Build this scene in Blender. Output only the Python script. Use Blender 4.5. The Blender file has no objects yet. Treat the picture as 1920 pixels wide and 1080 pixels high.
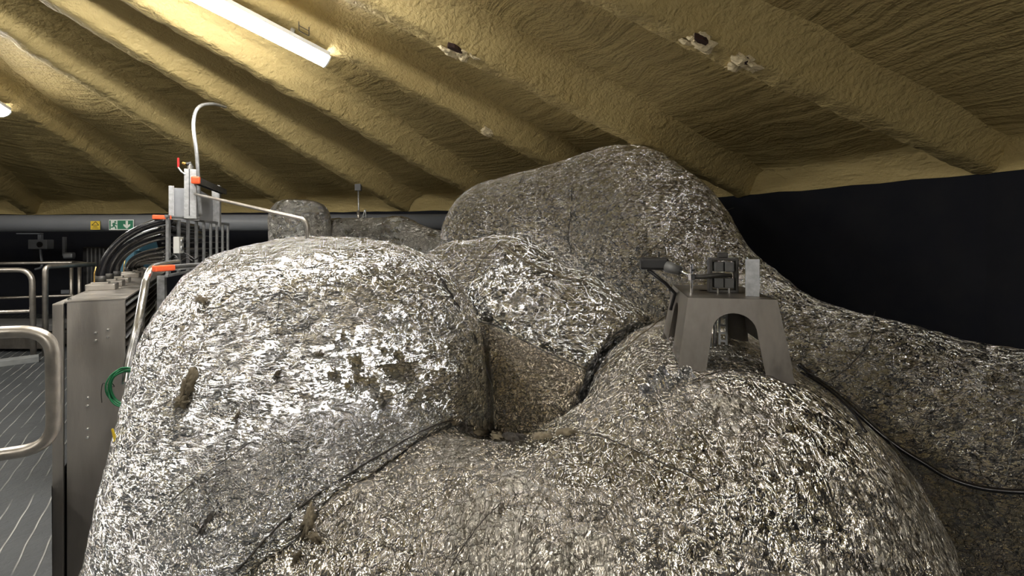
import bpy, bmesh, math, random
import numpy as np
from mathutils import Vector, Matrix
import openvdb

random.seed(7)
C = bpy.context.scene.collection
F, CX, HY, ZC = 900.0, 960.0, 450.0, 1.45      # focal length in px, principal column, horizon row, eye height


def W(px, py, Y):
    """world point seen at pixel (px, py) at depth Y"""
    return np.array([(px - CX) / F * Y, Y, ZC - (py - HY) / F * Y])


# ------------------------------------------------------------------ materials
def new_mat(name):
    m = bpy.data.materials.new(name)
    m.use_nodes = True
    nt = m.node_tree
    b = nt.nodes["Principled BSDF"]
    return m, nt, b


def nd(nt, typ, **kw):
    n = nt.nodes.new(typ)
    for k, v in kw.items():
        setattr(n, k, v)
    return n


def lk(nt, a, b):
    nt.links.new(a, b)


def math_n(nt, op, a, b=None, c=None, clamp=False):
    n = nt.nodes.new("ShaderNodeMath")
    n.operation = op
    n.use_clamp = clamp
    for i, v in enumerate((a, b, c)):
        if v is None:
            continue
        if isinstance(v, (int, float)):
            n.inputs[i].default_value = v
        else:
            nt.links.new(v, n.inputs[i])
    return n.outputs[0]


def maprange(nt, v, a, b, c=0.0, d=1.0):
    n = nt.nodes.new("ShaderNodeMapRange")
    n.clamp = True
    nt.links.new(v, n.inputs[0])
    for i, x in enumerate((a, b, c, d)):
        n.inputs[1 + i].default_value = x
    return n.outputs[0]


def mixc(nt, fac, a, b):
    n = nt.nodes.new("ShaderNodeMix")
    n.data_type = 'RGBA'
    if isinstance(fac, (int, float)):
        n.inputs[0].default_value = fac
    else:
        nt.links.new(fac, n.inputs[0])
    for i, v in ((6, a), (7, b)):
        if isinstance(v, tuple):
            n.inputs[i].default_value = (*v, 1)
        else:
            nt.links.new(v, n.inputs[i])
    return n.outputs[2]


def coords(nt, scale=(1, 1, 1), rot=(0, 0, 0)):
    t = nd(nt, "ShaderNodeTexCoord")
    m = nd(nt, "ShaderNodeMapping")
    m.inputs["Scale"].default_value = scale
    m.inputs["Rotation"].default_value = rot
    lk(nt, t.outputs["Object"], m.inputs[0])
    return m.outputs[0]


def noise(nt, vec, scale, detail=3, rough=0.5, dist=0.0, out=0):
    n = nd(nt, "ShaderNodeTexNoise")
    n.inputs["Scale"].default_value = scale
    n.inputs["Detail"].default_value = detail
    n.inputs["Roughness"].default_value = rough
    n.inputs["Distortion"].default_value = dist
    lk(nt, vec, n.inputs["Vector"])
    return n.outputs[out]


def warp(nt, vec, scale, amt):
    """vec + (noise colour - .5) * amt"""
    c = noise(nt, vec, scale, 1, 0.5, 0, 1)
    s = nd(nt, "ShaderNodeVectorMath", operation='SUBTRACT')
    lk(nt, c, s.inputs[0])
    s.inputs[1].default_value = (.5, .5, .5)
    a = nd(nt, "ShaderNodeVectorMath", operation='MULTIPLY_ADD')
    lk(nt, s.outputs[0], a.inputs[0])
    a.inputs[1].default_value = (amt, amt, amt)
    lk(nt, vec, a.inputs[2])
    return a.outputs[0]


def facets(nt, vec, scale, rnd=1.0):
    """crumpled sheet: every cell is a plane with its own random tilt -> height"""
    v = nd(nt, "ShaderNodeTexVoronoi")
    v.inputs["Scale"].default_value = scale
    v.inputs["Randomness"].default_value = rnd
    lk(nt, vec, v.inputs["Vector"])
    d = nd(nt, "ShaderNodeVectorMath", operation='SUBTRACT')
    lk(nt, vec, d.inputs[0])
    lk(nt, v.outputs["Position"], d.inputs[1])
    c = nd(nt, "ShaderNodeVectorMath", operation='SUBTRACT')
    lk(nt, v.outputs["Color"], c.inputs[0])
    c.inputs[1].default_value = (.5, .5, .5)
    p = nd(nt, "ShaderNodeVectorMath", operation='DOT_PRODUCT')
    lk(nt, d.outputs[0], p.inputs[0])
    lk(nt, c.outputs[0], p.inputs[1])
    return p.outputs["Value"]


def edges(nt, vec, scale, rnd=0.8):
    v = nd(nt, "ShaderNodeTexVoronoi", feature='DISTANCE_TO_EDGE')
    v.inputs["Scale"].default_value = scale
    v.inputs["Randomness"].default_value = rnd
    lk(nt, vec, v.inputs["Vector"])
    return v.outputs["Distance"]


def foil_mat(name, stretch=(1, 1, 1), rot=(0, 0, 0), cell=16.0, crumple=1.0, dust=0.45, tear=0.5, wire=1.0, rough=0.14, tint=(.80, .80, .80), fs=1.0):
    m, nt, b = new_mat(name)
    raw = coords(nt)
    vec = coords(nt, stretch, rot)
    wv = warp(nt, vec, 5.0, 0.10)
    wv2 = warp(nt, vec, 16.0, 0.05)
    # netting: irregular hexagon cells pulled tight over the foil
    e = edges(nt, raw, cell, 0.7)
    groove = maprange(nt, e, 0.0, 0.16, 0.0, 1.0)
    line = maprange(nt, e, 0.015, 0.05, 1.0, 0.0)
    # crumples
    f1 = facets(nt, wv, 20.0 * fs)
    f2 = facets(nt, wv2, 48.0 * fs)
    f3 = facets(nt, wv2, 105.0 * fs)
    rn = noise(nt, wv, 24.0, 3, 0.6, 0.8)
    ridge = math_n(nt, 'ABSOLUTE', math_n(nt, 'SUBTRACT', rn, 0.5))
    h = math_n(nt, 'MULTIPLY', f1, 0.8 * crumple)
    h = math_n(nt, 'MULTIPLY_ADD', f2, 1.5 * crumple, h)
    h = math_n(nt, 'MULTIPLY_ADD', f3, 1.1 * crumple, h)
    h = math_n(nt, 'MULTIPLY_ADD', ridge, -0.06 * crumple, h)
    h = math_n(nt, 'MULTIPLY_ADD', groove, 0.0055 * wire, h)
    bp = nd(nt, "ShaderNodeBump")
    bp.inputs["Strength"].default_value = 1.0
    bp.inputs["Distance"].default_value = 1.0
    lk(nt, h, bp.inputs["Height"])
    lk(nt, bp.outputs[0], b.inputs["Normal"])
    # dust film, crevice darkening put into the colour and worn-through wool
    ge = edges(nt, wv, 30.0 * fs, 1.0)
    gm = maprange(nt, noise(nt, raw, 7.0, 4, .65), .42, .62)
    crease_dark = math_n(nt, 'MULTIPLY', maprange(nt, ge, .008, .05, 1, 0), gm)
    dn = noise(nt, raw, 2.3, 3, 0.6, 0.0)
    df = maprange(nt, dn, 0.75 - dust * 0.5, 1.0 - dust * 0.5, 0.02, 0.6)
    tn = noise(nt, wv, 4.3, 3, 0.62, 0.0)
    tf = maprange(nt, tn, 0.76 - tear * 0.03, 0.785 - tear * 0.03)
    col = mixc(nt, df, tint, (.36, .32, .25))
    col = mixc(nt, math_n(nt, 'MULTIPLY', line, 0.5 * min(wire, 1.0)), col, (.08, .075, .068))
    col = mixc(nt, math_n(nt, 'MULTIPLY', crease_dark, 0.75), col, (.06, .053, .043))
    col = mixc(nt, tf, col, (.25, .19, .10))
    lk(nt, col, b.inputs["Base Color"])
    met = math_n(nt, 'SUBTRACT', 1.0, math_n(nt, 'MAXIMUM', math_n(nt, 'MULTIPLY', df, 0.8), tf), clamp=True)
    lk(nt, met, b.inputs["Metallic"])
    ro = math_n(nt, 'MULTIPLY_ADD', df, 0.25, rough)
    ro = math_n(nt, 'MAXIMUM', ro, math_n(nt, 'MULTIPLY', tf, 0.9))
    lk(nt, ro, b.inputs["Roughness"])
    return m


def foam_mat(name, ringed=False, stretch=(1, 1, 1), a=(.47, .37, .165), c=(.385, .295, .122), bump=1.0, fine=45.0):
    m, nt, b = new_mat(name)
    raw = coords(nt)
    sv = coords(nt, stretch)
    n1 = noise(nt, raw, 0.9, 4, 0.6)
    n2 = noise(nt, raw, 14, 4, 0.6)
    col = mixc(nt, maprange(nt, n1, .35, .7), a, c)
    col = mixc(nt, maprange(nt, n2, .55, .8, 0, .35), col, (.55, .43, .18))
    lk(nt, col, b.inputs["Base Color"])
    b.inputs["Roughness"].default_value = 0.62
    b.inputs["Specular IOR Level"].default_value = 0.35
    w1 = noise(nt, warp(nt, sv, 6, .05), 9, 4, .55, .3)
    w2 = noise(nt, warp(nt, raw, 20, .02), fine, 2, .5, .6)
    w3 = edges(nt, warp(nt, raw, 9, .05), fine * .6, 1.0)
    h = math_n(nt, 'MULTIPLY', w1, 0.030 * bump)
    h = math_n(nt, 'MULTIPLY_ADD', w2, 0.010 * bump, h)
    h = math_n(nt, 'MULTIPLY_ADD', w3, 0.008 * bump, h)
    if ringed:
        # spray passes run round the roof: long streaks at a constant distance from the apex
        sx = nd(nt, "ShaderNodeSeparateXYZ")
        lk(nt, warp(nt, raw, 1.3, .35), sx.inputs[0])
        rr = math_n(nt, 'SQRT', math_n(nt, 'ADD', math_n(nt, 'MULTIPLY', sx.outputs[0], sx.outputs[0]), math_n(nt, 'MULTIPLY', sx.outputs[1], sx.outputs[1])))
        th = math_n(nt, 'ARCTAN2', sx.outputs[1], sx.outputs[0])
        cv = nd(nt, "ShaderNodeCombineXYZ")
        lk(nt, math_n(nt, 'MULTIPLY', rr, 7.0), cv.inputs[0])
        lk(nt, math_n(nt, 'MULTIPLY', th, 5.0), cv.inputs[1])
        h = math_n(nt, 'MULTIPLY_ADD', noise(nt, cv.outputs[0], 1.0, 4, .6, .3), .068, h)
    bp = nd(nt, "ShaderNodeBump")
    bp.inputs["Strength"].default_value = 0.9
    bp.inputs["Distance"].default_value = 1.0
    lk(nt, h, bp.inputs["Height"])
    lk(nt, bp.outputs[0], b.inputs["Normal"])
    return m


def plain(name, col, rough=0.5, metal=0.0, var=0.15, scale=6.0, bump=0.0, stretch=(1, 1, 1), bscale=60, emit=None):
    m, nt, b = new_mat(name)
    v = coords(nt, stretch)
    n = noise(nt, v, scale, 4, 0.6)
    dark = tuple(x * (1 - var) for x in col)
    lite = tuple(min(1, x * (1 + var)) for x in col)
    lk(nt, mixc(nt, maprange(nt, n, .3, .7), dark, lite), b.inputs["Base Color"])
    b.inputs["Roughness"].default_value = rough
    b.inputs["Metallic"].default_value = metal
    lk(nt, maprange(nt, n, .3, .7, max(0, rough - .08), min(1, rough + .08)), b.inputs["Roughness"])
    if bump:
        bp = nd(nt, "ShaderNodeBump")
        bp.inputs["Distance"].default_value = bump
        lk(nt, noise(nt, v, bscale, 3, .6), bp.inputs["Height"])
        lk(nt, bp.outputs[0], b.inputs["Normal"])
    if emit:
        b.inputs["Emission Color"].default_value = (*emit[0], 1)
        b.inputs["Emission Strength"].default_value = emit[1]
    return m


LAMP = 50.0
M = {
    'foil_dome': foil_mat('foil_dome', (1, 1, 2.8), (0, 0, 0), 25, 1.3, .38, .75),
    'foil_saddle': foil_mat('foil_saddle', (1.7, 1, 1), (0, 0.3, 0), 23, .78, .60, .55, tint=(.77, .745, .70)),
    'foil_duct': foil_mat('foil_duct', (1, 1.4, 1.5), (0, 0, 0), 17, 1.5, .12, .2, .7, .20, (.86, .85, .83), fs=.6),
    'foil_bend': foil_mat('foil_bend', (1, 1.2, 1.4), (0, 0, 0), 19, 1.6, .26, .4, .7, .13, fs=.65),
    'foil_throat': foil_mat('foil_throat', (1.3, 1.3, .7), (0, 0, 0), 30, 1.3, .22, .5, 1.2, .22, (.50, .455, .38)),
    'foil_far': foil_mat('foil_far', (1, 1, 1.5), (0, 0, 0), 14, .9, .50, .1, .8, .26, (.7, .69, .66), fs=.6),
    'foil_flap': foil_mat('foil_flap', (1, 1, 1), (0, 0, 0), 40, .6, .1, 0, .0, .2),
    'wool': plain('wool', (.115, .095, .062), .95, 0, .35, 20, .004),
    'seam': plain('seam', (.035, .03, .025), .75, .2, .3, 20, .002),
    'foam': foam_mat('foam', True, (1, 1, 4), bump=.8),
    'foam_rafter': foam_mat('foam_rafter', False, (1, 1, 1), (.50, .395, .178), (.42, .32, .135), 1.1, 34.0),
    'foam_torn': plain('foam_torn', (.66, .56, .36), .9, 0, .2, 25, .006),
    'hole': plain('hole', (.035, .015, .010), .95, 0, .4, 40),
    'wall': plain('wall', (.0024, .0034, .0082), .95, 0, .2, 3),
    'concrete': plain('concrete', (.10, .10, .10), .85, 0, .2, 4),
    'stainless': plain('stainless', (.40, .375, .345), .36, .85, .10, 9, .0006, (1, 1, .2), 90),
    'stainless_dark': plain('stainless_dark', (.13, .118, .105), .46, .8, .38, 9, .0015, (1, 1, .45), 16),
    'galv_dark': plain('galv_dark', (.22, .225, .23), .5, .6, .25, 35, .0008),
    'galv': plain('galv', (.44, .45, .46), .42, .75, .22, 35, .0005),
    'rail': plain('rail', (.42, .39, .35), .36, .85, .15, 20, .0005),
    'chrome': plain('chrome', (.70, .70, .70), .22, .95, .08, 20),
    'black': plain('black', (.012, .012, .013), .38, 0, .2, 12),
    'rubber': plain('rubber', (.010, .010, .012), .22, 0, .2, 12),
    'dark_steel': plain('dark_steel', (.05, .048, .045), .5, .5, .3, 20),
    'orange': plain('orange', (.85, .12, .035), .45, 0, .05, 8),
    'red': plain('red', (.55, .02, .02), .4, 0, .1, 8),
    'yellow': plain('yellow', (.70, .50, .03), .5, 0, .1, 20),
    'green': plain('green', (.012, .14, .055), .4, 0, .15, 30),
    'sign_green': plain('sign_green', (.012, .17, .085), .45, 0, .05, 8),
    'sign_white': plain('sign_white', (.72, .76, .72), .45, 0, .04, 8),
    'sign_dark': plain('sign_dark', (.02, .02, .01), .5, 0, .1, 8),
    'pipe_grey': plain('pipe_grey', (.19, .20, .22), .45, 0, .06, 5),
    'box_grey': plain('box_grey', (.16, .17, .19), .5, 0, .1, 8),
    'panel_grey': plain('panel_grey', (.30, .31, .33), .45, .5, .12, 10),
    'teal': plain('teal', (.045, .12, .17), .5, 0, .1, 5),
    'steel_dull': plain('steel_dull', (.10, .10, .10), .6, .3, .2, 10),
    'toe': plain('toe', (.20, .21, .21), .6, .2, .2, 6),
    'brass': plain('brass', (.60, .38, .12), .35, .8, .1, 10),
    'white_metal': plain('white_metal', (.62, .62, .60), .4, 0, .05, 8),
    'lamp': plain('lamp', (.9, .9, .9), .4, 0, 0, 5, emit=((1.0, .965, .90), LAMP)),
}


def floor_mat():
    m, nt, b = new_mat('deck')
    raw = coords(nt)
    d = nd(nt, "ShaderNodeVectorMath", operation='DOT_PRODUCT')
    lk(nt, warp(nt, raw, 3.0, .03), d.inputs[0])
    d.inputs[1].default_value = (.83, .56, 0)
    fr = math_n(nt, 'FRACT', math_n(nt, 'DIVIDE', d.outputs["Value"], .085))
    dist = math_n(nt, 'ABSOLUTE', math_n(nt, 'SUBTRACT', fr, .5))
    ln = maprange(nt, dist, .02, .07, 1, 0)
    brk = maprange(nt, noise(nt, raw, 2.2, 3, .6), .38, .6)
    ln = math_n(nt, 'MULTIPLY', ln, brk)
    n = noise(nt, raw, 3.0, 5, .65)
    col = mixc(nt, maprange(nt, n, .3, .75), (.018, .021, .024), (.042, .047, .051))
    col = mixc(nt, math_n(nt, 'MULTIPLY', ln, .95), col, (.36, .36, .34))
    lk(nt, col, b.inputs["Base Color"])
    b.inputs["Roughness"].default_value = .62
    bp = nd(nt, "ShaderNodeBump")
    bp.inputs["Distance"].default_value = .008
    h = math_n(nt, 'MULTIPLY_ADD', noise(nt, coords(nt, (1, 1, 1), (0, 0, .98)), 22, 4, .65, 1.0), .6, ln)
    lk(nt, h, bp.inputs["Height"])
    lk(nt, bp.outputs[0], b.inputs["Normal"])
    return m


M['deck'] = floor_mat()


# ------------------------------------------------------------------ object helpers
def thing(name, label, cat, loc=(0, 0, 0), group=None):
    o = bpy.data.objects.new(name, None)
    o.empty_display_size = .1
    C.objects.link(o)
    o.location = [float(x) for x in loc]
    o['label'] = label
    o['category'] = cat
    if group:
        o['group'] = group
    return o


def origin_of(o):
    p = np.zeros(3)
    while o is not None:
        p += np.array(o.location)
        o = o.parent
    return p


def link_mesh(name, me, mat, parent=None, loc=None, smooth=True):
    """mesh given in world coordinates; its origin goes to the parent's origin or to loc"""
    off = origin_of(parent) if parent is not None else np.array(loc if loc is not None else (0, 0, 0), float)
    me.transform(Matrix.Translation(Vector([-float(x) for x in off])))
    me.materials.append(M[mat])
    o = bpy.data.objects.new(name, me)
    C.objects.link(o)
    if parent is not None:
        o.parent = parent
    else:
        o.location = [float(x) for x in off]
    if smooth:
        me.polygons.foreach_set("use_smooth", [True] * len(me.polygons))
    me.update()
    return o


def tag(o, label=None, cat=None, group=None, kind=None):
    if label:
        o['label'] = label
    if cat:
        o['category'] = cat
    if group:
        o['group'] = group
    if kind:
        o['kind'] = kind
    return o


class B:
    """bmesh collector in world coordinates"""

    def __init__(s):
        s.bm = bmesh.new()

    def box(s, c, size, ax=None, bevel=0.0, taper=1.0):
        """box at centre c, size along axes ax (3 unit vectors); taper scales the top"""
        ax = ax or (np.array((1., 0, 0)), np.array((0, 1., 0)), np.array((0, 0, 1.)))
        c = np.array(c, float)
        vs = []
        for k in (-1, 1):
            t = taper if k > 0 else 1.0
            for j in (-1, 1):
                for i in (-1, 1):
                    p = c + ax[0] * i * size[0] / 2 * t + ax[1] * j * size[1] / 2 * t + ax[2] * k * size[2] / 2
                    vs.append(s.bm.verts.new(p))
        fs = [s.bm.faces.new([vs[i] for i in q]) for q in ((0, 2, 3, 1), (4, 5, 7, 6), (0, 1, 5, 4), (2, 6, 7, 3), (0, 4, 6, 2), (1, 3, 7, 5))]
        if bevel:
            es = list({e for f in fs for e in f.edges})
            bmesh.ops.bevel(s.bm, geom=es, offset=bevel, segments=2, affect='EDGES', profile=.6)
        return s

    def tube(s, pts, r, n=12, cap=True, closed=False):
        pts = [np.array(p, float) for p in pts]
        m = len(pts)
        rs = r if hasattr(r, '__len__') else [r] * m
        rings = []
        up = None
        for i, p in enumerate(pts):
            if closed:
                t = pts[(i + 1) % m] - pts[i - 1]
            else:
                t = pts[min(i + 1, m - 1)] - pts[max(i - 1, 0)]
            t = t / (np.linalg.norm(t) + 1e-12)
            if up is None:
                up = np.array((0, 0, 1.)) if abs(t[2]) < .9 else np.array((1., 0, 0))
            a = up - t * np.dot(up, t)
            a /= np.linalg.norm(a) + 1e-12
            up = a
            b = np.cross(t, a)
            rings.append([s.bm.verts.new(p + (a * math.cos(q) + b * math.sin(q)) * rs[i]) for q in [2 * math.pi * k / n for k in range(n)]])
        for i in range(m if closed else m - 1):
            A, D = rings[i], rings[(i + 1) % m]
            for k in range(n):
                s.bm.faces.new((A[k], A[(k + 1) % n], D[(k + 1) % n], D[k]))
        if cap and not closed:
            s.bm.faces.new(rings[0][::-1])
            s.bm.faces.new(rings[-1])
        return s

    def cyl(s, a, b, r, n=16, r2=None):
        return s.tube([a, b], [r, r if r2 is None else r2], n)

    def prism(s, poly, org, ax, depth):
        """2-D outline in the plane (ax0, ax1) at org, extruded by depth along ax2"""
        org = np.array(org, float)
        f = [s.bm.verts.new(org + ax[0] * x + ax[1] * y) for x, y in poly]
        g = [s.bm.verts.new(org + ax[0] * x + ax[1] * y + ax[2] * depth) for x, y in poly]
        n = len(poly)
        s.bm.faces.new(f)
        s.bm.faces.new(g[::-1])
        for i in range(n):
            s.bm.faces.new((f[i], g[i], g[(i + 1) % n], f[(i + 1) % n]))
        return s

    def grid(s, P):
        """P: (m, n, 3) array of points"""
        v = [[s.bm.verts.new(p) for p in row] for row in P]
        for i in range(len(v) - 1):
            for j in range(len(v[0]) - 1):
                s.bm.faces.new((v[i][j], v[i][j + 1], v[i + 1][j + 1], v[i + 1][j]))
        return s

    def obj(s, name, mat, parent=None, loc=None, smooth=False):
        bmesh.ops.recalc_face_normals(s.bm, faces=s.bm.faces)
        me = bpy.data.meshes.new(name)
        s.bm.to_mesh(me)
        s.bm.free()
        return link_mesh(name, me, mat, parent, loc, smooth)


def arc_path(pts, r, seg=6):
    """polyline with its inner corners rounded to radius r"""
    pts = [np.array(p, float) for p in pts]
    out = [pts[0]]
    for i in range(1, len(pts) - 1):
        a, b, c = pts[i - 1], pts[i], pts[i + 1]
        u, v = (a - b), (c - b)
        lu, lv = np.linalg.norm(u), np.linalg.norm(v)
        d = min(r, lu * .49, lv * .49)
        p, q = b + u / lu * d, b + v / lv * d
        for k in range(seg + 1):
            t = k / seg
            out.append((1 - t) ** 2 * p + 2 * t * (1 - t) * b + t * t * q)
    out.append(pts[-1])
    return out


def spline(pts, per=8):
    """Catmull-Rom through pts"""
    P = [np.array(p, float) for p in pts]
    P = [2 * P[0] - P[1]] + P + [2 * P[-1] - P[-2]]
    out = []
    for i in range(1, len(P) - 2):
        for k in range(per):
            t = k / per
            a, b, c, d = P[i - 1], P[i], P[i + 1], P[i + 2]
            out.append(.5 * (2 * b + (c - a) * t + (2 * a - 5 * b + 4 * c - d) * t * t + (3 * b - a - 3 * c + d) * t ** 3))
    out.append(P[-2])
    return out


# numpy value noise, vectorised
def vnoise(p, seed=0):
    i = np.floor(p).astype(np.int64)
    f = p - i
    f = f * f * (3 - 2 * f)
    res = 0
    for dx in (0, 1):
        for dy in (0, 1):
            for dz in (0, 1):
                h = ((i[..., 0] + dx) * 374761393 + (i[..., 1] + dy) * 668265263 + (i[..., 2] + dz) * 2147483647 + seed * 1274126177) & 0xffffffff
                h = ((h ^ (h >> 13)) * 1274126177) & 0xffffffff
                h = ((h ^ (h >> 16)) & 0xffff) / 65535.0
                w = (f[..., 0] if dx else 1 - f[..., 0]) * (f[..., 1] if dy else 1 - f[..., 1]) * (f[..., 2] if dz else 1 - f[..., 2])
                res = res + h * w
    return res * 2 - 1


def fbm(p, oct=3, seed=0):
    s, a = 0, 1.0
    for k in range(oct):
        s = s + a * vnoise(p * 2 ** k, seed + k)
        a *= .5
    return s


# ------------------------------------------------------------------ room: round building, cone roof
APEX = np.array((-4.94, 1.0))
ZA, ZR, ZE = ZC + 3.10, ZC + .74, ZC + .50       # apex, cone foot, lower edge of the foam
RIM = [(17.1, 8.85), (30.2, 8.67), (42.0, 8.82), (55.9, 8.45), (67.1, 7.88), (82.6, 7.71), (100.0, 8.12), (118.0, 9.5)]
ring = [(-178, 9.6), (-163, 9.3), (-148, 9.0), (-133, 8.8), (-118, 8.7), (-103, 8.6), (-88, 8.6), (-73, 8.6), (-58, 8.6), (-43, 8.6), (-28, 8.6), (-13, 8.6), (2, 8.5)] + RIM + [(134, 10.0), (150, 10.2), (166, 10.0), (182, 9.6)]
rim_xy = np.array([[APEX[0] + r * math.cos(math.radians(t)), APEX[1] + r * math.sin(math.radians(t))] for t, r in ring])
ring_t = np.array([t for t, r in ring])


def rim_at(t):
    """point of the rim polygon at angle t (degrees) round the apex"""
    k = int(np.searchsorted(ring_t, t)) - 1
    k = max(0, min(k, len(ring_t) - 2))
    a, b = rim_xy[k] - APEX, rim_xy[k + 1] - APEX
    d = np.array((math.cos(math.radians(t)), math.sin(math.radians(t))))
    cr = lambda u, v: u[0] * v[1] - u[1] * v[0]
    e = b - a
    s = cr(a, e) / cr(d, e)
    return d * s + APEX, s


NR = 70
ts = np.arange(-178, 182.01, 1.5)
P = np.zeros((len(ts), NR + 5, 3))
for i, t in enumerate(ts):
    xy, R = rim_at(t)
    for j in range(NR + 1):
        s = .04 + .96 * j / NR
        q = APEX + (xy - APEX) * s
        P[i, j] = (q[0], q[1], ZA + (ZR - ZA) * s)
    n = (xy - APEX) / R
    for j, (dr, z) in enumerate(((-.0, ZR - .05), (.03, ZR - .11), (.045, ZE + .04), (.05, ZE))):
        P[i, NR + 1 + j] = (xy[0] + n[0] * dr, xy[1] + n[1] * dr, z)
w = fbm(P * np.array((1.2, 1.2, 1.2)), 3, 3)
w2 = fbm(P * 5.0, 2, 9)
P[:, :NR + 1, 2] += w[:, :NR + 1] * .028 + w2[:, :NR + 1] * .007
P[:, NR + 4, 2] += w2[:, NR + 4] * .012
tag(B().grid(P).obj('ceiling', 'foam', None, (APEX[0], APEX[1], ZE), True), 'yellow sprayed foam ceiling sloping down from upper left to the dark wall', None, None, 'structure')


def wall(name, t0, t1, label):
    tt = sorted(set([t0, t1] + [t for t, r in ring if t0 < t < t1]))
    rows = []
    for z in (-.90, 1.0, ZE + .12):
        rows.append([(*(rim_at(t)[0] + (rim_at(t)[0] - APEX) / rim_at(t)[1] * .06), z) for t in tt])
    return tag(B().grid(np.array(rows)).obj(name, 'wall', None, (*rows[0][0][:2], -.90)), label, None, None, 'structure')


ZL = -.90                                       # lower floor under the vessel
wall('wall_back', 30.2, 150, 'dark navy wall behind the ducts and the grey pipe')
wall('wall_right', -58, 30.2, 'dark navy wall panels beside the right hand arm of the duct')
wall('wall_front', -178, -58, 'dark wall behind the viewer')
wall('wall_left', 150, 182, 'dark wall at far left')
# the deck stops along the steel cabinet; the vessel and cabinet stand on a lower floor
DV = np.array((-.529, .849, 0))          # long direction of the cabinet
UV = np.array((.849, .529, 0))           # across its end
ZV = np.array((0, 0, 1.))
K = 1.3
CORN = np.array((-2.05 * K, 2.2 * K, 0))
c0 = CORN - UV * .057 - DV * .004
far, near = c0 + DV * 14, np.array((-.80, .84, 0))
P2 = [far, c0, near, np.array((-.80, -9, 0)), np.array((-16, -9, 0)), np.array((-16, 13, 0))]
b = B()
b.prism([(p[0], p[1]) for p in P2], (0, 0, -.06), (np.array((1., 0, 0)), np.array((0, 1., 0)), ZV), .06)
tag(b.obj('floor', 'deck', None, (-5, 3, 0)), 'dark grey deck with pale slanting ribs beside the steel cabinet', None, None, 'structure')
b = B()
b.grid(np.array([[(-16, -10, ZL), (9, -10, ZL)], [(-16, 14, ZL), (9, 14, ZL)]]))
tag(b.obj('floor', 'concrete', None, (0, 0, ZL)), 'dark concrete floor under the foil wrapped vessel', None, None, 'structure')


def rafter_pt(t, s, drop=0.0):
    xy, R = rim_at(t)
    q = APEX + (xy - APEX) * s
    return np.array((q[0], q[1], ZC + 2.81 + (.50 - 2.81) * s + drop))


RL = {0: 'foam covered roof rafter nearest the far left corner, over the grey pipe',
      1: 'foam covered roof rafter carrying the lamp at the left picture edge',
      2: 'foam covered roof rafter ending behind the steel strut frame and far drum',
      3: 'foam covered roof rafter holding the threaded hanger rod',
      4: 'foam covered roof rafter just left of the long bright lamp',
      5: 'foam covered roof rafter carrying the long bright lamp',
      6: 'foam covered roof rafter with one torn patch, passing above the tallest duct',
      7: 'foam covered roof rafter with two torn holes, nearest the right corner'}
# cross-section: (lateral, height above crest) - fillet, side, soft crest
XS = [(-.20, .36), (-.14, .30), (-.115, .24), (-.105, .17), (-.098, .10), (-.092, .045), (-.08, .012), (-.055, .0), (-.02, .0), (.02, .0), (.05, .004), (.075, .018), (.095, .048), (.12, .095), (.155, .15), (.205, .20), (.28, .245), (.38, .285), (.50, .34)]
rafters = {}
for k, (t, r) in enumerate(RIM[::-1]):
    a, b = rafter_pt(t, .16), rafter_pt(t, 1.0)
    d = b - a
    d /= np.linalg.norm(d)
    lat = np.array((d[1], -d[0], 0))
    lat /= np.linalg.norm(lat)
    n = 150
    G = np.zeros((n, len(XS), 3))
    for i in range(n):
        s = .16 + .845 * i / (n - 1)
        c = rafter_pt(t, s)
        taper = 1.0
        for j, (x, h) in enumerate(XS):
            G[i, j] = c + lat * x * taper + np.array((0, 0, h))
    wob = fbm(G * np.array((3., 3., 3.)), 3, 20 + k)
    wob2 = fbm(G * 13.0, 2, 40 + k)
    G += wob[..., None] * np.array((0, 0, .010)) + wob[..., None] * lat * .009
    core = np.array([1 if abs(x) < .11 else .35 for x, h in XS])
    G[..., 2] += wob2 * .010 * core
    G += (wob2 * core)[..., None] * lat * .007
    o = B().grid(G).obj('roof_rafter', 'foam_rafter', None, tuple(a), True)
    tag(o, RL[k], 'rafter', 'foam covered rafters of the cone roof', 'structure')
    rafters[k] = (o, t, lat, d)


# ------------------------------------------------------------------ torn foam on rafters
def torn(k, s, x, size, seed, hole=True, hx=0.0):
    o, t, lat, d = rafters[k]
    c = rafter_pt(t, s) + lat * x
    rng = np.random.RandomState(seed)
    b = B()
    for q in range(7):
        cc = c + d * rng.uniform(-1, 1) * size + lat * rng.uniform(-.05, .05) + np.array((0, 0, rng.uniform(-.012, .008)))
        m, n = 6, 6
        u = d * rng.uniform(.04, .075)
        v = lat * rng.uniform(.025, .045) + np.array((0, 0, rng.uniform(-.02, .02)))
        G = np.zeros((m, n, 3))
        for i in range(m):
            for j in range(n):
                a, e = (i / (m - 1) * 2 - 1), (j / (n - 1) * 2 - 1)
                rr = 1 - .35 * rng.rand() if max(abs(a), abs(e)) > .9 else 1
                G[i, j] = cc + u * a * rr + v * e * rr + np.array((0, 0, -.022 * (1 - a * a) * (1 - e * e) + rng.uniform(-.007, .007)))
        b.grid(G)
    tn = b.obj('torn_foam', 'foam_torn', o, None, False)
    sol = tn.modifiers.new('thick', 'SOLIDIFY')
    sol.thickness = .008
    tag(tn, 'pale ragged torn foam')
    if hole:
        hb = B()
        poly = []
        for q in range(11):
            a = 2 * math.pi * q / 11
            rr = size * .42 * rng.uniform(.65, 1.15)
            poly.append((math.cos(a) * rr * 1.15, math.sin(a) * rr * .62))
        hb.prism(poly, c - d * size * hx + lat * .05 + np.array((0, 0, -.024)), (d, lat, np.array((0, 0, 1.))), .03)
        tag(hb.obj('hole', 'hole', o), 'dark hole broken through the foam')


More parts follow.
